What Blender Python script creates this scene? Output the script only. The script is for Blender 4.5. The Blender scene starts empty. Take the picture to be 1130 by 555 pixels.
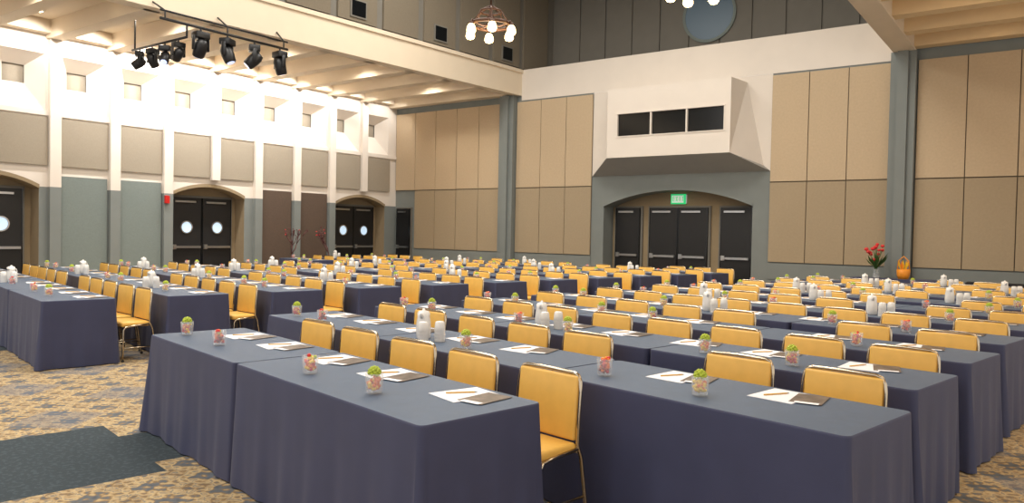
import bpy, bmesh, math, random
from mathutils import Matrix, Vector
random.seed(7)
scene = bpy.context.scene
scene.view_settings.view_transform = 'Standard'
scene.view_settings.look = 'None'
scene.view_settings.exposure = 0.0
COL = scene.collection

# ------------------------------------------------------------------ materials
def lin(c):
    return tuple((v/255/12.92 if v/255 <= 0.04045 else ((v/255+0.055)/1.055)**2.4) for v in c)
def mat(name, rgb, rough=0.6, metal=0.0, var=0.0, scale=8.0, bump=0.0, bscale=200.0, emis=None, es=0.0, trans=0.0, alpha=1.0, sheen=0.0):
    m = bpy.data.materials.new(name); m.use_nodes = True
    nt = m.node_tree; b = nt.nodes['Principled BSDF']
    c = lin(rgb)
    b.inputs['Base Color'].default_value = (*c, 1)
    b.inputs['Roughness'].default_value = rough
    b.inputs['Metallic'].default_value = metal
    b.inputs['Alpha'].default_value = alpha
    if trans: b.inputs['Transmission Weight'].default_value = trans
    if sheen: b.inputs['Sheen Weight'].default_value = sheen
    if emis:
        b.inputs['Emission Color'].default_value = (*lin(emis), 1)
        b.inputs['Emission Strength'].default_value = es
    tc = None
    if var or bump:
        tc = nt.nodes.new('ShaderNodeTexCoord')
    if var:
        n = nt.nodes.new('ShaderNodeTexNoise'); n.inputs['Scale'].default_value = scale
        n.inputs['Detail'].default_value = 4
        nt.links.new(tc.outputs['Object'], n.inputs['Vector'])
        r = nt.nodes.new('ShaderNodeValToRGB')
        r.color_ramp.elements[0].position = 0.3; r.color_ramp.elements[1].position = 0.7
        r.color_ramp.elements[0].color = (*[v*(1-var) for v in c], 1)
        r.color_ramp.elements[1].color = (*[min(1, v*(1+var)) for v in c], 1)
        nt.links.new(n.outputs['Fac'], r.inputs['Fac'])
        nt.links.new(r.outputs['Color'], b.inputs['Base Color'])
    if bump:
        n2 = nt.nodes.new('ShaderNodeTexNoise'); n2.inputs['Scale'].default_value = bscale
        nt.links.new(tc.outputs['Object'], n2.inputs['Vector'])
        bp = nt.nodes.new('ShaderNodeBump'); bp.inputs['Strength'].default_value = bump
        bp.inputs['Distance'].default_value = 0.01
        nt.links.new(n2.outputs['Fac'], bp.inputs['Height'])
        nt.links.new(bp.outputs['Normal'], b.inputs['Normal'])
    return m

M_WHITE = mat('plaster_white', (222, 212, 200), 0.85, var=0.02, scale=2)
M_CEIL  = mat('plaster_ceiling', (224, 208, 184), 0.85, var=0.02, scale=2)
M_CEILW = mat('plaster_ceiling_sunlit', (228, 200, 156), 0.85, var=0.03, scale=2)  # warm sunlight on the right ceiling is put into the plaster colour
M_GREY  = mat('paint_slate', (124, 129, 126), 0.8, var=0.03, scale=3)
M_GREYS = mat('paint_slate_bounce', (160, 158, 152), 0.8, var=0.03, scale=3)  # soffit grey, lightened to stand in for bounce from the floor
M_GREYD = mat('paint_grey_dark', (116, 112, 104), 0.85, var=0.04, scale=3)
M_BLUEP = mat('fabric_panel_blue', (120, 129, 125), 0.95, var=0.05, scale=30, bump=0.3)
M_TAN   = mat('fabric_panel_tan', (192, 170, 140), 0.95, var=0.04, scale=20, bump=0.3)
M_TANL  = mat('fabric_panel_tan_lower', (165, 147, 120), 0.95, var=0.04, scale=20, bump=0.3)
M_TAUPE = mat('fabric_panel_taupe', (152, 141, 124), 0.95, var=0.05, scale=40, bump=0.4)
M_TAUPD = mat('fabric_panel_dark', (118, 108, 92), 0.95, var=0.05, scale=30, bump=0.3)
M_BROWN = mat('fabric_panel_brown', (88, 72, 60), 0.95, var=0.08, scale=30)
M_ALC   = mat('alcove_tan', (146, 128, 100), 0.9, var=0.04, scale=6)
M_GAP   = mat('panel_gap', (96, 86, 72), 0.95)
M_BLACK = mat('door_black', (22, 21, 22), 0.45, var=0.1, scale=5)
M_DKGL  = mat('glass_dark', (16, 18, 20), 0.15)
M_STEEL = mat('steel', (190, 190, 190), 0.3, metal=1.0)
M_CHROME= mat('chrome', (196, 182, 160), 0.2, metal=1.0)
M_PORT  = mat('porthole_glass', (190, 215, 235), 0.2, emis=(190, 215, 240), es=0.7)
M_ROUND = mat('round_window_glass', (70, 92, 108), 0.35, emis=(80, 110, 130), es=0.06)
M_EXIT  = mat('exit_green', (30, 150, 90), 0.4, emis=(40, 200, 120), es=0.8)
M_SIGNW = mat('sign_white', (225, 230, 225), 0.4, emis=(225, 230, 225), es=0.3)
M_RED   = mat('alarm_red', (190, 30, 25), 0.4)
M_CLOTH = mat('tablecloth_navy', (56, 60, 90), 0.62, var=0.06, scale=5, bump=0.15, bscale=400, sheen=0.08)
M_CTOP  = mat('tablecloth_top_sheen', (56, 80, 108), 0.5, var=0.10, scale=14, bump=0.2, bscale=300, sheen=0.12)  # same cloth as the sides, with the bluish top sheen put into its colour
M_GOLD  = mat('vinyl_gold', (238, 188, 92), 0.38, var=0.05, scale=9)
M_PAPER = mat('paper', (242, 242, 246), 0.6, var=0.02, scale=10)
M_BROCH = mat('brochure', (104, 92, 84), 0.35, var=0.5, scale=14)
M_PEN   = mat('pen', (210, 160, 60), 0.3)
M_GLASS = mat('glass_clear', (240, 245, 248), 0.04, alpha=0.2)
M_CER   = mat('ceramic_white', (232, 230, 226), 0.25, var=0.01)
M_CO    = mat('candy_orange', (245, 125, 25), 0.35)
M_CR    = mat('candy_red', (215, 40, 32), 0.35)
M_CY    = mat('candy_yellow', (255, 215, 60), 0.35)
M_CB    = mat('candy_brown', (140, 60, 30), 0.35)
M_MUM   = mat('mum_green', (190, 205, 70), 0.7, var=0.25, scale=120, bump=0.6, bscale=300)
M_LEAF  = mat('leaf_green', (60, 95, 40), 0.6, var=0.2, scale=20)
M_BARK  = mat('branch_bark', (96, 58, 56), 0.8, var=0.2, scale=20)
M_FIX   = mat('fixture_black', (20, 20, 22), 0.4)
M_LENS  = mat('fixture_lens_glint', (190, 200, 230), 0.05, metal=0.3, emis=(200,210,240), es=1.2)  # slight emission paints the small glints on the lenses
M_IRON  = mat('iron_bronze', (74, 46, 30), 0.5, metal=0.3)
M_LAMP  = mat('lamp_glass', (255, 225, 160), 0.3, emis=(255, 222, 160), es=9)
M_CAN   = mat('downlight_lens', (255, 245, 225), 0.3, emis=(255, 235, 200), es=18)
M_POT   = mat('pot_clay', (70, 60, 55), 0.6, var=0.1)
M_FLR   = mat('flower_red', (215, 50, 50), 0.5, var=0.2, scale=40)
M_FLO   = mat('basket_orange', (240, 150, 40), 0.5, var=0.1, scale=20)
M_BCLOTH= mat('tablecloth_black', (28, 28, 34), 0.8)

# ------------------------------------------------------------------ mesh builder
class MB:
    def __init__(s): s.v=[]; s.f=[]; s.m=[]; s.sm=[]; s.mats=[]
    def mi(s, m):
        if m not in s.mats: s.mats.append(m)
        return s.mats.index(m)
    def add(s, vs, fs, m, smooth=False, M=None):
        o=len(s.v); k=s.mi(m)
        for p in vs:
            p=Vector(p)
            s.v.append(tuple(M@p) if M else tuple(p))
        for f in fs:
            s.f.append(tuple(i+o for i in f)); s.m.append(k); s.sm.append(smooth)
    def merge(s, o, M):
        b=len(s.v); mp=[s.mi(m) for m in o.mats]
        for p in o.v: s.v.append(tuple(M@Vector(p)))
        for f,k,sm in zip(o.f,o.m,o.sm):
            s.f.append(tuple(i+b for i in f)); s.m.append(mp[k]); s.sm.append(sm)
    def quad(s, a,b,c,d, m): s.add([a,b,c,d],[(0,1,2,3)],m)
    def box(s, x0,x1,y0,y1,z0,z1, m, M=None):
        vs=[(x0,y0,z0),(x1,y0,z0),(x1,y1,z0),(x0,y1,z0),(x0,y0,z1),(x1,y0,z1),(x1,y1,z1),(x0,y1,z1)]
        s.add(vs,[(0,3,2,1),(4,5,6,7),(0,1,5,4),(1,2,6,5),(2,3,7,6),(3,0,4,7)],m,M=M)
    def rbox(s, c, size, r, m, M=None, seg=2):
        bm=bmesh.new(); bmesh.ops.create_cube(bm,size=1)
        for v in bm.verts: v.co=Vector((v.co.x*size[0],v.co.y*size[1],v.co.z*size[2]))
        bmesh.ops.bevel(bm,geom=bm.edges[:],offset=r,segments=seg,affect='EDGES',profile=0.5)
        for v in bm.verts: v.co+=Vector(c)
        bm.verts.index_update()
        s.add([tuple(v.co) for v in bm.verts],[[v.index for v in f.verts] for f in bm.faces],m,True,M)
        bm.free()
    def tube(s, path, r, m, n=8, M=None, cap=True):
        P=[Vector(p) for p in path]; vs=[]; fs=[]
        up=None
        for i,p in enumerate(P):
            d=(P[min(i+1,len(P)-1)]-P[max(i-1,0)]).normalized()
            if up is None:
                up=Vector((1,0,0)) if abs(d.x)<0.9 else Vector((0,1,0))
            a=(up-d*up.dot(d)).normalized(); b=d.cross(a); up=a
            rr=r[i] if isinstance(r,(list,tuple)) else r
            for k in range(n):
                t=2*math.pi*k/n
                vs.append(p+a*math.cos(t)*rr+b*math.sin(t)*rr)
        for i in range(len(P)-1):
            for k in range(n):
                k2=(k+1)%n
                fs.append((i*n+k,i*n+k2,(i+1)*n+k2,(i+1)*n+k))
        if cap:
            fs.append(tuple(range(n))[::-1]); fs.append(tuple((len(P)-1)*n+k for k in range(n)))
        s.add(vs,fs,m,True,M)
    def lathe(s, prof, m, n=16, M=None):
        vs=[];fs=[]
        for r,z in prof:
            for k in range(n):
                t=2*math.pi*k/n; vs.append((r*math.cos(t),r*math.sin(t),z))
        for i in range(len(prof)-1):
            for k in range(n):
                k2=(k+1)%n
                fs.append((i*n+k,i*n+k2,(i+1)*n+k2,(i+1)*n+k))
        s.add(vs,fs,m,True,M)
    def ball(s, c, r, m, sub=1, sc=(1,1,1)):
        bm=bmesh.new(); bmesh.ops.create_icosphere(bm,subdivisions=sub,radius=r)
        bm.verts.index_update()
        s.add([(v.co.x*sc[0]+c[0],v.co.y*sc[1]+c[1],v.co.z*sc[2]+c[2]) for v in bm.verts],[[v.index for v in f.verts] for f in bm.faces],m,True)
        bm.free()
    def mesh(s, name):
        me=bpy.data.meshes.new(name); me.from_pydata(s.v,[],s.f)
        for m in s.mats: me.materials.append(m)
        me.polygons.foreach_set('material_index',s.m)
        me.polygons.foreach_set('use_smooth',s.sm)
        me.update(); return me
    def obj(s, name, loc=(0,0,0), rz=0):
        return inst(name, s.mesh(name), loc, rz)
def inst(name, me, loc, rz=0, M=None):
    o=bpy.data.objects.new(name, me); COL.objects.link(o)
    if M is not None: o.matrix_world=M
    else:
        o.location=loc; o.rotation_euler=(0,0,rz)
    return o

# ------------------------------------------------------------------ room constants
XL=-19.2; YB=19.3; Y0=-3.0; XR=8.0
ZC=6.3; ZF0=5.9; ZF1=6.7; ZR=10.0; YB2=21.0
FX=-13.75; FXR=-2.75; FK=0.07
def fx(y): return FX-(YB-y)*FK
PITCH=1.386; BW=1.10
BAYS=[17.83-PITCH*k for k in range(15)]
DOORC=[17.62,12.0,6.55]

# floor ----------------------------------------------------------------------
def carpet():
    m=bpy.data.materials.new('carpet'); m.use_nodes=True; nt=m.node_tree; N=nt.nodes; L=nt.links
    b=N['Principled BSDF']; b.inputs['Roughness'].default_value=0.95
    tc=N.new('ShaderNodeTexCoord'); mp=N.new('ShaderNodeMapping')
    mp.inputs['Rotation'].default_value=(0,0,math.radians(11)); L.new(tc.outputs['Object'],mp.inputs['Vector'])
    sx=N.new('ShaderNodeSeparateXYZ'); L.new(mp.outputs[0],sx.inputs[0])
    def mt(op,a,b2=None,c=None):
        n=N.new('ShaderNodeMath'); n.operation=op
        for i,v in enumerate((a,b2,c)):
            if v is None: continue
            if isinstance(v,(int,float)): n.inputs[i].default_value=v
            else: L.new(v,n.inputs[i])
        return n.outputs[0]
    PT=5.86; PC=4.6
    ft=mt('FRACT',mt('DIVIDE',mt('ADD',sx.outputs[0],6.56+PT*10),PT)); fc=mt('FRACT',mt('DIVIDE',mt('ADD',sx.outputs[1],-0.2+PC*10),PC))
    sq=mt('MULTIPLY',mt('LESS_THAN',ft,0.25),mt('LESS_THAN',fc,1.5/PC))
    sq2=mt('MULTIPLY',mt('LESS_THAN',mt('ABSOLUTE',mt('SUBTRACT',ft,0.14)),0.07),mt('LESS_THAN',mt('ABSOLUTE',mt('SUBTRACT',fc,0.38)),0.06))
    sq=mt('MAXIMUM',sq,sq2)
    nz=N.new('ShaderNodeTexNoise'); nz.inputs['Scale'].default_value=10; nz.inputs['Detail'].default_value=2
    L.new(mp.outputs[0],nz.inputs['Vector'])
    k=2*math.pi/0.34
    warp=mt('MULTIPLY',mt('SUBTRACT',nz.outputs['Fac'],0.5),3.0)
    s1=mt('SINE',mt('ADD',mt('MULTIPLY',sx.outputs[0],k),warp)); s2=mt('COSINE',mt('ADD',mt('MULTIPLY',sx.outputs[1],k),warp))
    s3=mt('SINE',mt('ADD',mt('MULTIPLY',sx.outputs[0],k*3),mt('MULTIPLY',warp,2))); s4=mt('SINE',mt('ADD',mt('MULTIPLY',sx.outputs[1],k*3),mt('MULTIPLY',warp,2)))
    nz2=N.new('ShaderNodeTexNoise'); nz2.inputs['Scale'].default_value=30; L.new(mp.outputs[0],nz2.inputs['Vector'])
    d=mt('ADD',mt('ADD',mt('MULTIPLY',mt('ADD',s1,s2),0.16),mt('MULTIPLY',nz2.outputs['Fac'],0.4)),mt('ADD',mt('MULTIPLY',mt('MULTIPLY',s3,s4),0.2),0.3))
    r=N.new('ShaderNodeValToRGB'); cr=r.color_ramp; cr.interpolation='LINEAR'
    els=[(0.0,(84,88,94)),(0.28,(104,106,108)),(0.36,(136,110,76)),(0.45,(182,156,114)),(0.56,(196,172,130)),(0.62,(122,116,106)),(0.70,(186,160,118)),(0.82,(134,108,74)),(1.0,(92,94,98))]
    cr.elements[0].position=els[0][0]; cr.elements[0].color=(*lin(els[0][1]),1)
    cr.elements[1].position=1.0; cr.elements[1].color=(*lin(els[-1][1]),1)
    for p,c in els[1:-1]:
        e=cr.elements.new(p); e.color=(*lin(c),1)
    L.new(d,r.inputs['Fac'])
    def mix(f,a,bb):
        n=N.new('ShaderNodeMix'); n.data_type='RGBA'; L.new(f,n.inputs['Factor'])
        for inp,v in ((n.inputs['A'],a),(n.inputs['B'],bb)):
            if isinstance(v,tuple): inp.default_value=(*lin(v),1)
            else: L.new(v,inp)
        return n.outputs['Result']
    da=mt('FRACT',mt('DIVIDE',mt('ADD',mt('ADD',sx.outputs[0],sx.outputs[1]),50),1.47)); db=mt('FRACT',mt('DIVIDE',mt('ADD',mt('SUBTRACT',sx.outputs[0],sx.outputs[1]),50),1.47))
    dm=mt('MULTIPLY',mt('MULTIPLY',mt('LESS_THAN',da,0.5),mt('LESS_THAN',db,0.5)),0.45)
    dots=mt('GREATER_THAN',nz2.outputs['Fac'],0.56)
    teal=mix(dots,(50,60,66),(62,74,80))
    c1=mix(dm,r.outputs['Color'],(96,106,122))
    c2=mix(sq,c1,teal)
    L.new(c2,b.inputs['Base Color'])
    bp=N.new('ShaderNodeBump'); bp.inputs['Strength'].default_value=0.3; bp.inputs['Distance'].default_value=0.01
    L.new(nz2.outputs['Fac'],bp.inputs['Height']); L.new(bp.outputs[0],b.inputs['Normal'])
    return m
f=MB(); f.box(XL-1.2,XR,Y0,YB+1.2,-0.1,0,carpet()); f.obj('floor')

# ------------------------------------------------------------------ wall helpers
def PL(s,z,d=0): return (XL-d,s,z)
def PB(s,z,d=0): return (s,YB+d,z)
def wq(mb,P,s0,s1,z0,z1,m,d=0): mb.quad(P(s0,z0,d),P(s1,z0,d),P(s1,z1,d),P(s0,z1,d),m)
def wbox(mb,P,s0,s1,z0,z1,d0,d1,m):
    a=P(s0,z0,d0); b=P(s1,z1,d1)
    mb.box(min(a[0],b[0]),max(a[0],b[0]),min(a[1],b[1]),max(a[1],b[1]),min(z0,z1),max(z0,z1),m)
def arch(mb,P,s0,s1,zs,za,ztop,depth,mwall,mrev,mback,n=14):
    w=s1-s0
    h=za-zs; R=(w*w/4+h*h)/(2*h); cz=za-R; sc=(s0+s1)/2
    def az(s): return cz+math.sqrt(max(0,R*R-(s-sc)**2))
    for i in range(n):
        a=s0+w*i/n; b=s0+w*(i+1)/n
        mb.quad(P(a,az(a)),P(b,az(b)),P(b,ztop),P(a,ztop),mwall)
        mb.quad(P(a,az(a)),P(b,az(b)),P(b,az(b),depth),P(a,az(a),depth),mrev)
        mb.quad(P(a,0,depth),P(b,0,depth),P(b,az(b),depth),P(a,az(a),depth),mback)
        mb.quad(P(a,az(a),-0.03),P(b,az(b),-0.03),P(b,az(b)+0.09,-0.03),P(a,az(a)+0.09,-0.03),mrev)
        mb.quad(P(a,az(a),-0.03),P(b,az(b),-0.03),P(b,az(b),0.0),P(a,az(a),0.0),mrev)
    for s in (s0,s1):
        mb.quad(P(s,0),P(s,0,depth),P(s,zs,depth),P(s,zs),mrev)
def door_leaf(mb,P,s0,s1,h,d,port=True,bar=True):
    wbox(mb,P,s0,s1,0.01,h,d,d-0.05,M_BLACK)
    for a,b,z0,z1 in ((s0,s0+0.02,0.01,h),(s1-0.02,s1,0.01,h)):
        wbox(mb,P,a,b,z0,z1,d-0.05,d-0.06,M_DKGL)
    if bar:
        wbox(mb,P,s0+0.06,s1-0.06,1.0,1.06,d-0.05,d-0.12,M_STEEL)
        wbox(mb,P,s0+0.04,s0+0.14,0.97,1.1,d-0.05,d-0.1,M_STEEL)
    wbox(mb,P,s0+0.1,s1-0.2,h-0.14,h-0.09,d-0.05,d-0.1,M_STEEL)
def porthole(mb,P,s,z,r,d,mg,mr=M_STEEL,rim=0.03,n=28):
    ring=[P(s+r*math.cos(2*math.pi*k/n),z+r*math.sin(2*math.pi*k/n),d-0.065) for k in range(n)]
    mb.add(ring,[tuple(range(n))],mg)
    ro=[P(s+(r+rim)*math.cos(2*math.pi*k/n),z+(r+rim)*math.sin(2*math.pi*k/n),d-0.075) for k in range(n)]
    ri=[P(s+r*math.cos(2*math.pi*k/n),z+r*math.sin(2*math.pi*k/n),d-0.075) for k in range(n)]
    rb=[P(s+(r+rim)*math.cos(2*math.pi*k/n),z+(r+rim)*math.sin(2*math.pi*k/n),d-0.04) for k in range(n)]
    mb.add(ro+ri+rb,[(k,(k+1)%n,n+(k+1)%n,n+k) for k in range(n)]+[(k,(k+1)%n,2*n+(k+1)%n,2*n+k) for k in range(n)],mr)

# ------------------------------------------------------------------ left wall
w=MB(); ZG=2.46; ZT=2.9
def lowseg(mb,P,s0,s1):
    wq(mb,P,s0,s1,0,ZG,M_GREY); wq(mb,P,s0,s1,ZG,ZT,M_WHITE)
cur=Y0
for c in sorted(DOORC):
    a,b=c-1.13,c+1.13
    lowseg(w,PL,cur,a)
    arch(w,PL,a,b,2.42,2.7,ZT,0.45,M_WHITE,M_ALC,M_ALC)
    cur=b
lowseg(w,PL,cur,YB)
wq(w,PL,Y0,YB,ZT,4.25,M_WHITE)
wq(w,PL,Y0,YB,5.55,ZC,M_WHITE)
prev=Y0
for s in sorted(BAYS):
    if s<Y0: continue
    a=s+0.04; b=min(s+BW-0.04,YB-0.05)
    wq(w,PL,prev,a,4.25,5.55,M_WHITE); prev=b
    c=(a+b)/2; D=0.42; ia,ib=c-0.23,c+0.23; z0,z1,iz0,iz1=4.25,5.55,4.86,5.28
    w.quad(PL(a,z0),PL(b,z0),PL(ib,iz0,D),PL(ia,iz0,D),M_WHITE)
    w.quad(PL(a,z1),PL(b,z1),PL(ib,iz1,D),PL(ia,iz1,D),M_WHITE)
    w.quad(PL(a,z0),PL(a,z1),PL(ia,iz1,D),PL(ia,iz0,D),M_WHITE)
    w.quad(PL(b,z0),PL(b,z1),PL(ib,iz1,D),PL(ib,iz0,D),M_WHITE)
    for q in (((ia,iz0),(ib,iz0)),((ia,iz1),(ib,iz1)),((ia,iz0),(ia,iz1)),((ib,iz0),(ib,iz1))):
        w.quad(PL(*q[0],D),PL(*q[1],D),PL(*q[1],D+0.05),PL(*q[0],D+0.05),M_GREYD)
    wq(w,PL,ia,ib,iz0,iz1,M_TAUPE,D+0.05)
wq(w,PL,prev,YB,4.25,5.55,M_WHITE)
w.obj('wall_left')
p=MB()
for i,s in enumerate(BAYS):
    a,b=s-(PITCH-BW),s
    if a<Y0: continue
    below=any(abs((a+b)/2-c)<1.2 for c in DOORC)
    wbox(p,PL,a+0.02,b-0.02,2.9 if below else ZG,ZF0,0,-0.14,M_WHITE)
    if not below: wbox(p,PL,a+0.02,b-0.02,0,ZG,0,-0.14,M_GREY)
wbox(p,PL,Y0,YB,4.12,4.22,0,-0.05,M_WHITE)
p.obj('trim_pilasters_left')
p=MB()
for i,s in enumerate(BAYS):
    wbox(p,PL,s+0.0,min(s+BW,YB-0.03),2.96,4.08,-0.001,-0.06,M_TAUPE)
    c=s+BW/2
    if any(abs(c-d)<1.3 for d in DOORC): continue
    wbox(p,PL,s+0.02,s+BW-0.02,0.1,2.73,-0.001,-0.05,M_BROWN if i in (2,3) else M_BLUEP)
p.obj('acoustic_panels_left')
for i,c in enumerate(DOORC):
    d=MB()
    wbox(d,PL,c-0.98,c+0.98,0,2.46,0.44,0.38,M_GREYD)
    for s0,s1 in ((c-0.92,c-0.01),(c+0.01,c+0.92)):
        door_leaf(d,PL,s0,s1,2.4,0.38)
        porthole(d,PL,(s0+s1)/2,1.58,0.15,0.38,M_PORT)
    d.obj('door_%d'%(i+1))
a=MB(); wbox(a,PL,10.63,10.75,2.2,2.4,-0.141,-0.2,M_RED); a.obj('fire_alarm')

# ------------------------------------------------------------------ back wall
w=MB()
C0,C1=-11.16,-5.97; A0,A1=-10.75,-6.4
wq(w,PB,XL,C0,0,ZC,M_GREY)
wq(w,PB,C1,XR,0,ZC,M_GREY)
wq(w,PB,C0,A0,0,3.3,M_GREY); wq(w,PB,A1,C1,0,3.3,M_GREY)
arch(w,PB,A0,A1,2.42,2.86,3.3,0.6,M_GREY,M_GREY,M_ALC,n=20)
wq(w,PB,C0,C1,3.3,5.75,M_WHITE)
wq(w,PB,FX,FXR-0.3,5.75,ZF1,M_WHITE,-0.02)
w.quad((FX-.3,YB-0.02,ZF1),(FXR-0.3,YB-0.02,ZF1),(FXR-0.3,YB2,ZF1),(FX-.3,YB2,ZF1),M_WHITE)
w.quad((FX-0.2,YB2,ZF1),(FXR,YB2,ZF1),(FXR,YB2,ZR),(FX-0.2,YB2,ZR),M_GREYD)
w.obj('wall_back')
p=MB()
def panels(s0,s1,n,mu=M_TAN,ml=M_TANL,lowfrom=None):
    wbox(p,PB,s0 if lowfrom is None else lowfrom,s1,1.0,3.01,-0.001,-0.02,M_GAP)
    wbox(p,PB,s0,s1,3.01,5.7,-0.001,-0.02,M_GAP)
    st=(s1-s0)/n
    for i in range(n):
        a=s0+i*st+0.01; b=s0+(i+1)*st-0.01
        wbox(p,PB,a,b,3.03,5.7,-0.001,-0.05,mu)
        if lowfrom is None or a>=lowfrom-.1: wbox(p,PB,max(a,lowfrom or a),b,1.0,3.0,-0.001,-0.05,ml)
panels(XL+0.02,-14.48,5,lowfrom=-18.26)
panels(-13.9,C0,3)
panels(C1,-3.26,3)
panels(-2.70,XR,11)
p.obj('acoustic_panels_back')
p=MB()
for s0,s1 in ((-18.3,-14.48),(-13.9,C0),(C1,-3.26),(-2.70,XR)):
    wbox(p,PB,s0,s1,0.56,0.97,0,-0.03,M_GREY); wbox(p,PB,s0,s1,0.0,0.53,0,-0.03,M_GREY)
p.obj('baseboard_back')
p=MB()
wbox(p,PB,-14.46,-13.92,0,ZF0,0,-0.22,M_GREY); wbox(p,PB,-14.3,-14.08,0,ZF0,-0.22,-0.3,M_GREY)
wbox(p,PB,-3.24,-2.72,0,ZF0,0,-0.22,M_GREY); wbox(p,PB,-3.09,-2.87,0,ZF0,-0.22,-0.3,M_GREY)
p.obj('trim_columns_back')
d=MB(); wbox(d,PB,XL+0.12,-18.36,0,2.42,-.001,-0.06,M_GREYD); door_leaf(d,PB,XL+0.16,-18.4,2.38,-0.06); d.obj('door_4')
D=0.59; O=-0.16
d=MB()
wbox(d,PB,-10.5+O,-9.6+O,0,2.45,D,D-0.06,M_GREYD); door_leaf(d,PB,-10.44+O,-9.66+O,2.4,D-0.06); d.obj('door_5')
d=MB()
wbox(d,PB,-9.42+O,-7.56+O,0,2.45,D,D-0.06,M_GREYD)
door_leaf(d,PB,-9.36+O,-8.5+O,2.4,D-0.06); door_leaf(d,PB,-8.48+O,-7.62+O,2.4,D-0.06); d.obj('door_6')
d=MB(); wbox(d,PB,-7.32+O,-6.34+O,0,2.45,D,D-0.06,M_GREYD); door_leaf(d,PB,-7.26+O,-6.40+O,2.4,D-0.06); d.obj('door_7')
e=MB(); E0=-8.72+O
wbox(e,PB,E0,E0+.44,2.52,2.76,D-.01,D-0.08,M_SIGNW)
for k in range(4):
    s=E0+.05+k*0.09
    z0,z1=2.58,2.71; t=0.014; dd=(D-0.08,D-0.09)
    if k==0:
        wbox(e,PB,s,s+t,z0,z1,*dd,M_EXIT)
        for z in (z0,(z0+z1)/2-t/2,z1-t): wbox(e,PB,s,s+0.05,z,z+t,*dd,M_EXIT)
    if k==1:
        for sg in (1,-1):
            e.quad(PB(s+(0 if sg>0 else 0.06),z0,dd[1]),PB(s+(0.015 if sg>0 else 0.045),z0,dd[1]),PB(s+(0.06 if sg>0 else 0),z1,dd[1]),PB(s+(0.045 if sg>0 else 0.015),z1,dd[1]),M_EXIT)
    if k==2: wbox(e,PB,s+0.02,s+0.034,z0,z1,*dd,M_EXIT)
    if k==3:
        wbox(e,PB,s+0.02,s+0.034,z0,z1,*dd,M_EXIT); wbox(e,PB,s,s+0.055,z1-t,z1,*dd,M_EXIT)
wbox(e,PB,E0,E0+.44,2.74,2.78,D-0.08,D-0.1,M_EXIT); wbox(e,PB,E0,E0+.44,2.5,2.54,D-0.08,D-0.1,M_EXIT)
wbox(e,PB,E0+.38,E0+.44,2.5,2.78,D-0.08,D-0.1,M_EXIT); wbox(e,PB,E0,E0+.02,2.5,2.78,D-0.08,D-0.1,M_EXIT)
e.obj('exit_sign')
# projection booth
b=MB(); yf=YB-0.9; yb=YB-0.002
F0,F1,B0,B1=-10.2,-6.72,-10.7,-6.25; z0,z1,zb=3.72,5.6,3.3
B1t=-6.62
fl0,fl1,fl2,fl3=(F0,yf,z0),(F1,yf,z0),(F1,yf,z1),(F0,yf,z1)
bl0,bl1,bl2,bl3=(B0,yb,3.45),(B1+.1,yb,3.45),(B1t,yb,z1),(B0,yb,z1)
ws0,ws1,wz0,wz1=-9.9,-6.87,4.3,4.9
for (s0,s1,a0,a1) in ((F0,F1,z0,wz0),(F0,F1,wz1,z1),(F0,ws0,wz0,wz1),(ws1,F1,wz0,wz1)):
    b.quad((s0,yf,a0),(s1,yf,a0),(s1,yf,a1),(s0,yf,a1),M_WHITE)
b.quad(fl3,fl2,bl2,bl3,M_WHITE)
b.quad(fl0,fl3,bl3,bl0,M_WHITE); b.add([fl1,fl2,bl2,bl1],[(0,1,2),(0,2,3)],M_WHITE)
b.quad(fl0,fl1,(C1,yb,zb),(C0,yb,zb),M_GREYS)
b.add([fl1,bl1,(C1,yb,zb)],[(0,1,2)],M_GREYS); b.add([fl0,bl0,(C0,yb,zb)],[(0,1,2)],M_GREYS)
b.box(ws0,ws1,yf+0.06,yf+0.1,wz0,wz1,M_DKGL)
for s in (ws0,ws0+(ws1-ws0)/3,ws0+2*(ws1-ws0)/3,ws1):
    b.box(s-0.02,s+0.02,yf-0.01,yf+0.08,wz0,wz1,M_WHITE)
b.box(ws0-0.02,ws1+0.02,yf-0.02,yf+0.08,wz0-0.03,wz0,M_WHITE); b.box(ws0-0.02,ws1+0.02,yf-0.02,yf+0.08,wz1,wz1+0.03,M_WHITE)
b.obj('projection_booth')
p=MB()
def PE(s,z,d=0): return (s,YB2+d,z)
s=-13.6
while s<-3.0:
    wbox(p,PE,s+0.02,s+0.9,6.75,ZR,-.001,-0.05,M_GREYD); s+=0.93
p.obj('clerestory_panels_back')
p=MB(); porthole(p,PE,-8.35,8.0,0.72,-0.03,M_ROUND,M_BLUEP,0.08,40); p.obj('window_1')

# ------------------------------------------------------------------ fascia beams, ceilings
def skewbox(mb,o0,o1,y0,y1,z0,z1,m):
    vs=[(fx(y0)+o0,y0,z0),(fx(y0)+o1,y0,z0),(fx(y1)+o1,y1,z0),(fx(y1)+o0,y1,z0)]
    vs+= [(a,b_,z1) for a,b_,_ in vs]
    mb.add(vs,[(0,3,2,1),(4,5,6,7),(0,1,5,4),(1,2,6,5),(2,3,7,6),(3,0,4,7)],m)
c=MB()
c.add([(XL-.2,Y0,ZC),(fx(Y0)-.3,Y0,ZC),(fx(YB)-.3,YB+.2,ZC),(XL-.2,YB+.2,ZC),(XL-.2,Y0,ZC+.15),(fx(Y0)-.3,Y0,ZC+.15),(fx(YB)-.3,YB+.2,ZC+.15),(XL-.2,YB+.2,ZC+.15)],[(0,3,2,1),(4,5,6,7),(0,1,5,4),(1,2,6,5),(2,3,7,6),(3,0,4,7)],M_CEIL)
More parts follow.
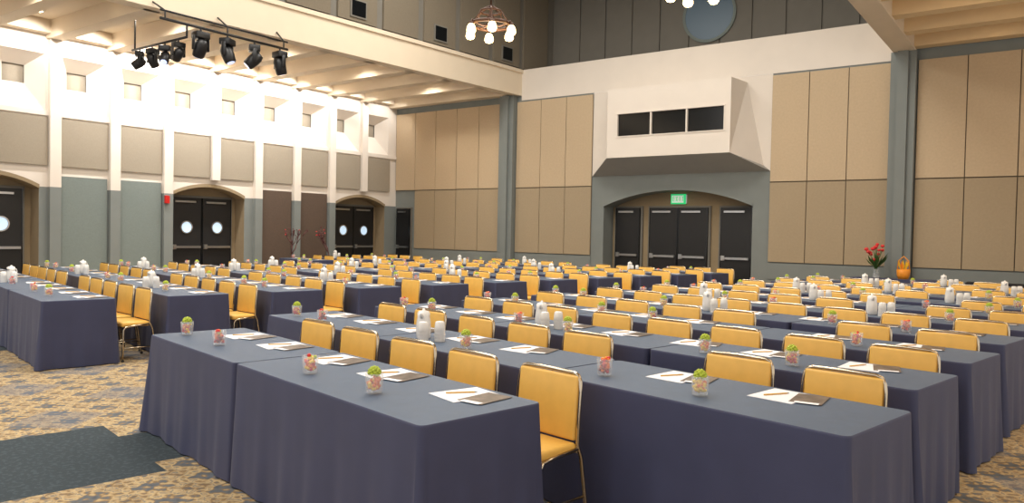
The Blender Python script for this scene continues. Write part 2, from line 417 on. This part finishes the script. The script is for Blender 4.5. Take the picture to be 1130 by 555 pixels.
for s in BAYS+[BAYS[0]+PITCH]:
    a,b2=s-(PITCH-BW)-0.02,s+0.02
    if a<Y0 or b2>YB+0.1: continue
    c.box(XL,fx((a+b2)/2)-0.25,a,b2,ZF0,ZC,M_CEIL)
c.box(XL,XL+0.25,Y0,YB,ZF0+0.1,ZC,M_CEIL)
c.box(FXR,XR,Y0,YB+0.2,ZC,ZC+0.15,M_CEILW)
for s in BAYS+[BAYS[0]+PITCH]:
    a,b2=s-(PITCH-BW)-0.02,s+0.02
    if a<Y0 or b2>YB+0.1: continue
    c.box(FXR,XR,a,b2,ZF0+0.05,ZC,M_CEILW)
c.box(FX-2,FXR,Y0,YB2+0.1,ZR,ZR+0.1,M_GREYD)
c.obj('ceiling')
c=MB()
skewbox(c,-.35,0,Y0,YB,ZF0,ZF1,M_CEIL)
skewbox(c,-.4,.05,Y0,YB,ZF1-.1,ZF1,M_CEIL)
c.box(FXR-0.45,FXR,Y0,YB,ZF0,ZF1,M_CEIL)
c.obj('trim_fascia_beams')
c=MB()
skewbox(c,-.3,-.1,Y0,YB2,ZF1,ZR,M_GREYD)
c.box(FXR-0.3,FXR-0.1,Y0,YB2,ZF1,ZR,M_GREYD)
c.obj('wall_clerestory')
c=MB()
k=0; s=19.4
while s>Y0:
    skewbox(c,-.099,-.04,s,s+1.2,ZF1+0.06,ZR-0.2,M_TAUPD)
    if k%2==1:
        skewbox(c,-.04,-.01,s+0.35,s+0.85,6.85,7.3,M_GREYD); skewbox(c,-.01,0,s+0.39,s+0.81,6.89,7.26,M_DKGL)
    s-=1.42; k+=1
c.obj('clerestory_panels_left')

dl=MB()
for i,s in enumerate(BAYS):
    cc=s+BW/2
    for x in (-18.3,-15.9):
        M=Matrix.Translation((x,cc,ZC-0.03))
        dl.lathe([(0.0,0.0),(0.09,0.0)],M_CAN,14,M); dl.lathe([(0.09,-0.01),(0.12,-0.01),(0.12,0.03)],M_CER,14,M)
for s in BAYS[::2]:
    for x in (-1.2,2.0):
        M=Matrix.Translation((x,s+BW/2,ZC-0.03))
        dl.lathe([(0.0,0.0),(0.07,0.0)],M_CAN,14,M); dl.lathe([(0.07,-0.01),(0.1,-0.01),(0.1,0.03)],M_CER,14,M)
dl.obj('recessed_downlights')

def light(name,kind,loc,energy,color=(1,1,1),target=None,**kw):
    l=bpy.data.lights.new(name,kind); l.energy=energy; l.color=color
    for k,v in kw.items(): setattr(l,k,v)
    o=bpy.data.objects.new(name,l); COL.objects.link(o); o.location=loc
    if target is not None:
        o.rotation_euler=(Vector(target)-Vector(loc)).to_track_quat('-Z','Y').to_euler()
    return o
for i,s in enumerate(BAYS[:12]):
    cc=s+BW/2
    e=[110,160,230,350,430,450,430,340,190,110,90,90][i]
    light('downlight_spot','SPOT',(-18.0,cc,ZC-0.08),e,(1,0.985,0.96),target=(-19.3,cc,4.7),spot_size=math.radians(105),spot_blend=0.7,shadow_soft_size=0.06)
for s in BAYS[1:11:2]:
    light('aisle_downlight','SPOT',(-15.9,s+BW/2,ZC-.08),190,(1,0.92,0.8),target=(-15.9,s+BW/2,0),spot_size=math.radians(155),spot_blend=0.8,shadow_soft_size=0.08)
for y in (1,7,13):
    for x in (-11,-5.8):
        light('roof_fill','AREA',(x,y,ZR-0.2),350,(1,0.95,0.87),target=(x,y,0),shape='RECTANGLE',size=3,size_y=3)  # added area lamps out of view, for soft overall fill
for y in (1,6,11,16):
    light('aisle_fill_right','AREA',(1.8,y,5.8),62,(1,0.88,0.70),target=(1.8,y,0),shape='RECTANGLE',size=4,size_y=1.2)  # added warm fill under the ribs, without a fixture
light('aisle_ceiling_fill','AREA',(1.5,12,4.8),95,(1,0.82,0.58),target=(1.5,12,9),shape='RECTANGLE',size=3,size_y=6)  # added mid-air lamp, stands in for warm sunlight on the right ceiling

# ------------------------------------------------------------------ table frame
TH=math.radians(-11)
ct,st_=math.cos(TH),math.sin(TH)
def W(t,c,z=0): return (ct*t-st_*c, st_*t+ct*c, z)
CY,SY=math.cos(math.radians(36)),math.sin(math.radians(36))
def incone(x,y,mg=1.6):
    X=x*CY+y*SY; Z=-x*SY+y*CY
    return Z>0.8 and abs(X)<0.70*Z+mg
TW=0.74; TL=1.87; TZ=0.755

def cloth_mesh(L,fl,fr,seed):
    rnd=random.Random(seed); ph=[rnd.uniform(0,6.28) for _ in range(6)]
    mb=MB(); r=0.035; pts=[]
    hx,hy=L/2-0.008,TW/2
    def side(x0,y0,x1,y1,nx,ny,n):
        for i in range(n):
            f=(i+0.5)/n; pts.append((x0+(x1-x0)*f,y0+(y1-y0)*f,nx,ny,0.0))
    def corner(cx,cy,a0):
        for i in range(7):
            a=a0+math.pi/2*i/6; pts.append((cx+r*math.cos(a),cy+r*math.sin(a),math.cos(a),math.sin(a),math.sin(math.pi*i/6)))
    side(-hx+r,-hy,hx-r,-hy,0,-1,60); corner(hx-r,-hy+r,-math.pi/2)
    side(hx,-hy+r,hx,hy-r,1,0,24); corner(hx-r,hy-r,0)
    side(hx-r,hy,-hx+r,hy,0,1,60); corner(-hx+r,hy-r,math.pi/2)
    side(-hx,hy-r,-hx,-hy+r,-1,0,24); corner(-hx+r,-hy+r,math.pi)
    lv=[(0.0,0.0),(0.004,0.004),(0.012,0.005),(0.05,0.006),(0.15,0.008),(0.3,0.012),(0.45,0.017),(0.6,0.022),(0.745,0.026)]
    n=len(pts); vs=[]
    for dz,off in lv:
        for (x,y,nx,ny,cw) in pts:
            k=dz/0.745
            free = fr if x>0 else fl
            s=x*1.0+y*1.7
            fold=(math.sin(s*8+ph[0])*0.5+math.sin(s*19+ph[1]+k)*0.45+math.sin(s*41+ph[2])*0.15)*(0.019 if y<hy-.01 else .008)*k**1.2
            o=off+fold+cw*0.055*k*free*(1 if y<0 else .4)+(0.012*math.sin(cw*9)*k*free)
            ox=nx*o*(1.0 if (abs(nx)<0.3 or free) else 0.0)
            if abs(ny)<0.3 and not free: ox=0
            vs.append((x+ox,y+ny*o,TZ-dz))
    fs=[]
    for i in range(len(lv)-1):
        for k in range(n):
            k2=(k+1)%n; fs.append((i*n+k2,i*n+k,(i+1)*n+k,(i+1)*n+k2))
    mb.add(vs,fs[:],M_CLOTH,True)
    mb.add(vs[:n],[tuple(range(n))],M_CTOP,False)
    for x in (-hx+0.2,hx-0.2):
        for y in (-hy+0.12,hy-0.12): mb.tube([(x,y,0),(x,y,TZ-0.03)],0.015,M_STEEL,6)
    return mb.mesh('banquet_table')
CLOTH={}
def cloth(fl,fr,L=TL):
    k=(fl,fr,random.randint(0,2),round(L*100))
    if k not in CLOTH: CLOTH[k]=cloth_mesh(L,fl,fr,(k[0]*7+k[1]*13+k[2]*31+k[3]))
    return CLOTH[k]

def chair_mesh():
    mb=MB()
    L=[(-.247,.09,0),(-.245,.07,.12),(-.24,.03,.38),(-.238,.0,.45),(-.238,.005,.58),(-.235,.02,.745),(-.228,.025,.795),(-.21,.028,.826),(-.18,.029,.836)]
    path=L+[(0,.029,.839)]+[(-a,b,c) for a,b,c in L[::-1]]
    mb.tube(path,0.0115,M_CHROME,8)
    for sx in (-1,1):
        mb.tube([(sx*.245,-.305,0),(sx*.242,-.30,.2),(sx*.238,-.295,.37),(sx*.237,-.27,.405),(sx*.237,-.2,.415),(sx*.238,.0,.43)],0.0115,M_CHROME,8)
        mb.rbox((sx*.247,.09,.012),(.03,.03,.024),.006,M_FIX,seg=1)
        mb.rbox((sx*.245,-.305,.012),(.03,.03,.024),.006,M_FIX,seg=1)
        mb.tube([(sx*.242,-.30,.16),(sx*.242,.06,.16)],0.008,M_CHROME,6)
    mb.tube([(-.237,-.27,.405),(.237,-.27,.405)],0.01,M_CHROME,6)
    mb.tube([(-.238,.02,.41),(.238,.02,.41)],0.01,M_CHROME,6)
    mb.rbox((0,-.155,.435),(.47,.325,.06),.025,M_GOLD,seg=3)
    M=Matrix.Translation((0,.012,.648))@Matrix.Rotation(-0.075,4,'X')
    mb.rbox((0,0,0),(.448,.036,.355),.016,M_GOLD,M,seg=3)
    return mb.mesh('banquet_chair')
CH=chair_mesh()

def candy_glass(kind):
    mb=MB(); rnd=random.Random(kind)
    mb.lathe([(0,0.0),(0.036,0.0),(0.043,0.004),(0.049,0.105),(0.046,0.105),(0.041,0.012),(0,0.012)],M_GLASS,16)
    cols=[[M_CO,M_CY,M_CO],[M_CR,M_CO,M_CB],[M_CY,M_CR,M_CO],[M_CY,M_CO,M_CY],[M_CR,M_CO,M_CY]][kind%5]
    for k in range(46):
        a=rnd.uniform(0,6.28); r=rnd.uniform(0.008,0.03); z=0.024+0.058*k/46
        mb.ball((r*math.cos(a),r*math.sin(a),z),0.0115,cols[k%3],1)
    if kind in (0,3,2):
        for k in range(26):
            a=k*2.4; ph=math.acos(1-1.3*(k+.5)/26)
            mb.ball((0.028*math.sin(ph)*math.cos(a),0.028*math.sin(ph)*math.sin(a),0.106+0.028*math.cos(ph)),0.0105,M_MUM,1)
    else:
        for k in range(10):
            a=rnd.uniform(0,6.28); r=rnd.uniform(0,0.028)
            mb.ball((r*math.cos(a),r*math.sin(a),0.086+rnd.uniform(0,0.022)),0.013,(cols+[M_MUM])[k%4],1)
    return mb
CANDY=[candy_glass(k) for k in range(5)]; CANDYM=[c.mesh('candy_glass') for c in CANDY]
def notepad():
    mb=MB()
    mb.box(-.14,.11,-.15,.15,0.0,0.003,M_PAPER)
    R=Matrix.Translation((.12,.03,.003))@Matrix.Rotation(.25,4,'Z')
    mb.box(-.08,.08,-.12,.12,0,0.002,M_BROCH,R)
    R=Matrix.Translation((.13,.0,.005))@Matrix.Rotation(.3,4,'Z')
    mb.box(-.06,.06,-.1,-.06,0,0.001,M_PAPER,R)
    mb.tube([(-.08,-.08,.008),(-.02,.06,.008)],0.004,M_PEN,6)
    mb.tube([(-.02,.06,.008),(-.014,.074,.008)],[0.003,0.0008],M_FIX,6)
    return mb
NOTE=notepad(); NOTEM=NOTE.mesh('notepad')
def pitcher():
    mb=MB()
    mb.lathe([(0,0),(.05,0),(.056,.01),(.06,.06),(.056,.13),(.048,.17),(.05,.2),(.047,.2),(.044,.17),(.05,.05),(0,.012)],M_CER,20)
    mb.lathe([(.048,.2),(.04,.215),(.012,.222),(.01,.235),(0,.237)],M_CER,20)
    mb.tube([(.05,0,.18),(.085,0,.175),(.098,0,.14),(.09,0,.09),(.058,0,.06)],.007,M_CER,8)
    mb.tube([(-.045,0,.17),(-.065,0,.195),(-.075,0,.205)],[.016,.011,.008],M_CER,8)
    return mb
def cupstack():
    mb=MB()
    for k in range(4):
        z=k*0.026
        mb.lathe([(.041,z),(.043,z+.004),(.036,z+.07),(.026,z+.078),(0,z+.078)],M_CER,16)
    return mb
PIT=pitcher(); PITM=PIT.mesh('coffee_pitcher'); CUP=cupstack(); CUPM=CUP.mesh('cup_stack')

far_note=MB(); far_candy=MB(); far_ware=MB()
def place(mb,me,name,t,c,rot,near,farmb,z=TZ+0.001):
    x,y,_=W(t,c)
    if near: inst(name,me,(x,y,z),TH+rot)
    else: farmb.merge(mb,Matrix.Translation((x,y,z))@Matrix.Rotation(TH+rot,4,'Z'))
C_START=1.93; C_P=1.32
ENDS=[-2.62,-1.34,-1.52,-1.62,-1.74]
NOTE_ON=True
kinds=[0,4,3,1,2]
for k in range(14):
    near=k<4
    blocks=[]
    te=ENDS[min(k,4)]
    if k==0: blocks.append((te,[1.95,1.6],-2.95,0.668,6,0))
    else: blocks.append((te,[TL]*3,te-.5,0.665,8,0))
    blocks.append((-9.42,[TL]*4,-9.75,0.68,11,-.1))
    blocks.append((-18.3,[TL]*4,-18.7,0.68,11,-.1))
    for bi,(t1,lens,tc0,tp,nch,dc) in enumerate(blocks):
        cf=C_START+C_P*k+dc
        spans=[]; cur=t1
        for i,Lt in enumerate(lens):
            tc_=cur-Lt/2
            x,y,_=W(tc_,cf+TW/2)
            ok = incone(x,y) and x>XL+2.0 and y<17.2 and x<5
            if ok:
                inst('banquet_table',cloth(1 if i==len(lens)-1 else 0,1 if i==0 else 0,Lt),(x,y,0),TH)
                spans.append((cur-Lt,cur))
            cur-=Lt
        def on_table(t): return any(a+.05<=t<=b-.05 for a,b in spans)
        if bi==0: clusters=[-4.80] if k==0 else ([-4.75] if k<3 else ([-3.4,-5.6] if k%2 else [-4.7]))
        else: clusters=[t1-TL*0.8,t1-TL*2.7] if k%2 else [t1-TL*1.8,t1-TL*3.3]
        for i in range(nch):
            t=tc0-tp*i+random.uniform(-.03,.03)
            if not on_table(t): continue
            x,y,_=W(t,cf+1.115)
            if not (y>16.9 and x>-4.6):
                inst('banquet_chair',CH,(x,y,0),TH+.06+random.uniform(-.04,.04))
            place(NOTE,NOTEM,'notepad',t-.04+random.uniform(-.03,.03),cf+.55,random.uniform(-.15,.15),near,far_note)
            if i%3!=2 or i==nch-1:
                kd=kinds[(i+2*k)%5]
                tt=t-.36 if i<nch-1 else t-.2
                if on_table(tt) and all(abs(tt-(q+.03))>.28 for q in clusters): place(CANDY[kd],CANDYM[kd],'candy_glass',tt,cf+.2+random.uniform(-.03,.03),random.uniform(0,3),near,far_candy)
        for tm in clusters:
            if not on_table(tm-.1) or not on_table(tm+.25): continue
            place(PIT,PITM,'coffee_pitcher',tm-.04,cf+.28,2.2,near,far_ware)
            place(CUP,CUPM,'cup_stack',tm+.12,cf+.16,0,near,far_ware)
            place(CUP,CUPM,'cup_stack',tm+.17,cf+.28,0,near,far_ware)
far_note.obj('notepads'); far_candy.obj('candy_glasses'); far_ware.obj('coffee_service')

# ------------------------------------------------------------------ side tables at back right with flowers
def simple_table(cx,cy,L,Wd,m,name):
    mb=MB(); hx,hy=L/2,Wd/2
    ring=[]
    for i in range(20): ring.append((-hx+L*i/20,-hy))
    for i in range(8): ring.append((hx,-hy+Wd*i/8))
    for i in range(20): ring.append((hx-L*i/20,hy))
    for i in range(8): ring.append((-hx,hy-Wd*i/8))
    n=len(ring); vs=[]
    for z,o in ((.755,1.0),(.74,1.004),(.4,1.02),(0.01,1.05)):
        for j,(x,y) in enumerate(ring):
            w_=1+(o-1)*(1+.6*math.sin(j*1.9)); vs.append((x*w_,y*w_,z))
    fs=[]
    for i in range(3):
        for j in range(n):
            j2=(j+1)%n; fs.append((i*n+j,i*n+j2,(i+1)*n+j2,(i+1)*n+j))
    mb.add(vs,fs,m,True); mb.add(vs[:n],[tuple(range(n))],m)
    return mb.obj(name,(cx,cy,0))
simple_table(-2.9,18.5,1.8,.6,M_CLOTH,'display_table')
simple_table(-.9,18.5,1.3,.6,M_BCLOTH,'display_table')
v=MB(); rnd=random.Random(3)
v.lathe([(0,0),(.06,0),(.075,.05),(.05,.16),(.06,.2),(.05,.2),(.04,.16),(0,.02)],M_GLASS,16)
for k in range(16):
    a=rnd.uniform(0,6.28); r=rnd.uniform(.04,.24); h=rnd.uniform(.4,.75)
    v.tube([(0,0,.05),(r*.3*math.cos(a),r*.3*math.sin(a),h*.6),(r*math.cos(a),r*math.sin(a),h)],.005,M_LEAF,5)
    v.ball((r*math.cos(a),r*math.sin(a),h),rnd.uniform(.035,.055),M_FLR,1,(1,1,.8))
    a+=.5
    v.add([(0,0,.2),(r*.8*math.cos(a-.25),r*.8*math.sin(a-.25),h*.6),(r*1.2*math.cos(a),r*1.2*math.sin(a),h*.8),(r*.8*math.cos(a+.25),r*.8*math.sin(a+.25),h*.6)],[(0,1,2,3)],M_LEAF)
v.obj('flower_vase',(-3.3,18.45,.757))
g=MB()
g.lathe([(0,0),(.1,0),(.13,.08),(.14,.2),(.11,.22),(.1,.08),(0,.02)],M_FLO,14)
for k in range(7):
    a=k*.9; g.add([(0.03*math.cos(a),0.03*math.sin(a),.15),(.1*math.cos(a-.3),.1*math.sin(a-.3),.3),(.1*math.cos(a),.1*math.sin(a),.42),(.1*math.cos(a+.3),.1*math.sin(a+.3),.3)],[(0,1,2,3)],M_FLO if k%2 else M_CY)
g.tube([(-.12,0,.2),(-.1,0,.4),(0,0,.5),(.1,0,.4),(.12,0,.2)],.012,M_FLO,6)
g.obj('gift_basket',(-2.75,18.45,.757))
def tree(y,seed):
    rnd=random.Random(seed); mb=MB()
    mb.lathe([(0,0),(.17,0),(.2,.1),(.24,.5),(.26,.52),(.23,.52),(.2,.44),(0,.44)],M_POT,20)
    def br(p,d,l,r,dep):
        q=p+d*l; mid=p+d*l*.5+Vector((rnd.uniform(-1,1),rnd.uniform(-1,1),0))*l*.08
        mb.tube([p,mid,q],[r,r*.85,r*.7],M_BARK,5)
        if dep==0:
            mb.ball(q,.02,M_FLR if rnd.random()<.15 else M_BARK,1); return
        for _ in range(3):
            nd=(d+Vector((rnd.uniform(-.6,.6),rnd.uniform(-.6,.6),rnd.uniform(0,.6)))).normalized()
            br(q,nd,l*rnd.uniform(.65,.9),r*.7,dep-1)
    br(Vector((0,0,.42)),Vector((0,0,1)),.42,.024,3)
    mb.obj('potted_branch_tree',(-18.4,y,0))
tree(14.2,1); tree(15.6,2)

# ------------------------------------------------------------------ chandeliers
def chandelier(x,y,z):
    mb=MB()
    mb.tube([(0,0,.0),(0,0,ZR-z)],.018,M_IRON,6)
    mb.lathe([(0,-.12),(.03,-.1),(.07,-.02),(.05,.05),(.07,.12),(.04,.2),(.02,.3)],M_IRON,14)
    n=40; R=.36
    mb.tube([(R*math.cos(2*math.pi*k/n),R*math.sin(2*math.pi*k/n),.0) for k in range(n+1)],.034,M_IRON,6)
    mb.tube([(.2*math.cos(2*math.pi*k/n),.2*math.sin(2*math.pi*k/n),.24) for k in range(n+1)],.02,M_IRON,6)
    for k in range(6):
        a=math.pi/3*k+.2; ca,sa=math.cos(a),math.sin(a)
        mb.tube([(0,0,0),(.18*ca,.18*sa,-.04),(R*ca,R*sa,0),(.4*ca,.4*sa,.03),(.42*ca,.42*sa,-.02)],.018,M_IRON,6)
        mb.tube([(.03*ca,.03*sa,.34),(.2*ca,.2*sa,.24),(R*ca,R*sa,.02)],.014,M_IRON,6)
        M=Matrix.Translation((.42*ca,.42*sa,-.22))
        mb.lathe([(.0,-.02),(.06,.0),(.085,.04),(.078,.1),(.055,.15),(.03,.18),(.02,.2)],M_LAMP,14,M)
        mb.lathe([(.045,.14),(.05,.2),(.01,.22)],M_IRON,10,M)
    mb.obj('chandelier',(x,y,z))
    light('chandelier_light','POINT',(x,y,z-.4),70,(1,.8,.55),shadow_soft_size=.2)
chandelier(-8.58,11.0,5.42); chandelier(-4.85,11.6,5.66)

# ------------------------------------------------------------------ stage lighting bar
bar=MB(); bx=-14.1; bz=5.6; ya,yb_=7.75,10.7
bar.tube([(bx,ya,bz),(bx,yb_,bz)],.028,M_FIX,8)
bar.tube([(bx,ya,bz+.16),(bx,yb_,bz+.16)],.02,M_FIX,8)
for y in (ya+.1,9.2,yb_-.1):
    bar.tube([(bx,y,bz),(bx,y,bz+.16)],.015,M_FIX,6)
    bar.tube([(bx,y,bz+.16),(fx(y)+.002,y,ZF0+.1)],.018,M_FIX,6)
by=8.3
bar.tube([(-16.2,by,bz-.25),(bx,by,bz-.25)],.025,M_FIX,8); bar.tube([(bx,by,bz-.25),(bx,by,bz)],.02,M_FIX,6)
bar.tube([(-16.1,by,bz-.25),(-16.1,by,ZC-.005)],.018,M_FIX,6)
def head(M,tilt,sc=1.0):
    A=M@Matrix.Scale(sc,4)
    bar.tube([(0,0,0),(0,0,-.1)],.02,M_FIX,6,A)
    bar.rbox((0,0,-.15),(.22,.28,.13),.02,M_FIX,A)
    for sx in (-1,1): bar.rbox((0,sx*.15,-.3),(.09,.03,.27),.01,M_FIX,A,seg=1)
    H=A@Matrix.Translation((0,0,-.37))@Matrix.Rotation(tilt,4,'Y')
    bar.lathe([(0,-.2),(.09,-.2),(.11,-.18),(.125,-.02),(.115,.08),(.08,.15),(0,.16)],M_FIX,14,H)
    bar.lathe([(0,-.205),(.08,-.205)],M_LENS,14,H)
for i,y in enumerate((8.6,9.2,9.85,10.5)):
    head(Matrix.Translation((bx,y,bz))@Matrix.Rotation(.5*i,4,'Z'),[.5,-.4,.8,-.3][i],1.05)
for i,x in enumerate((-15.9,-15.4,-14.9,-14.4)):
    head(Matrix.Translation((x,by,bz-.25))@Matrix.Rotation(1+.7*i,4,'Z'),[.9,-.6,.7,-.9][i],.8)
bar.obj('stage_light_rig')

# ------------------------------------------------------------------ world & camera
wd=bpy.data.worlds.new('world'); scene.world=wd; wd.use_nodes=True
bg=wd.node_tree.nodes['Background']; bg.inputs[0].default_value=(1.0,0.96,0.92,1); bg.inputs[1].default_value=1.1
cam=bpy.data.cameras.new('camera'); co=bpy.data.objects.new('camera',cam); COL.objects.link(co)
cam.sensor_width=36; cam.lens=830/1130*36; cam.clip_start=0.05; cam.clip_end=200
pitch=math.atan(20.5/830); yaw=math.radians(36)
fw=Vector((-math.sin(yaw)*math.cos(pitch),math.cos(yaw)*math.cos(pitch),-math.sin(pitch)))
q=fw.to_track_quat('-Z','Y')
co.matrix_world=Matrix.Translation((0,0,1.6))@q.to_matrix().to_4x4()@Matrix.Rotation(0.02,4,'Z')
scene.camera=co
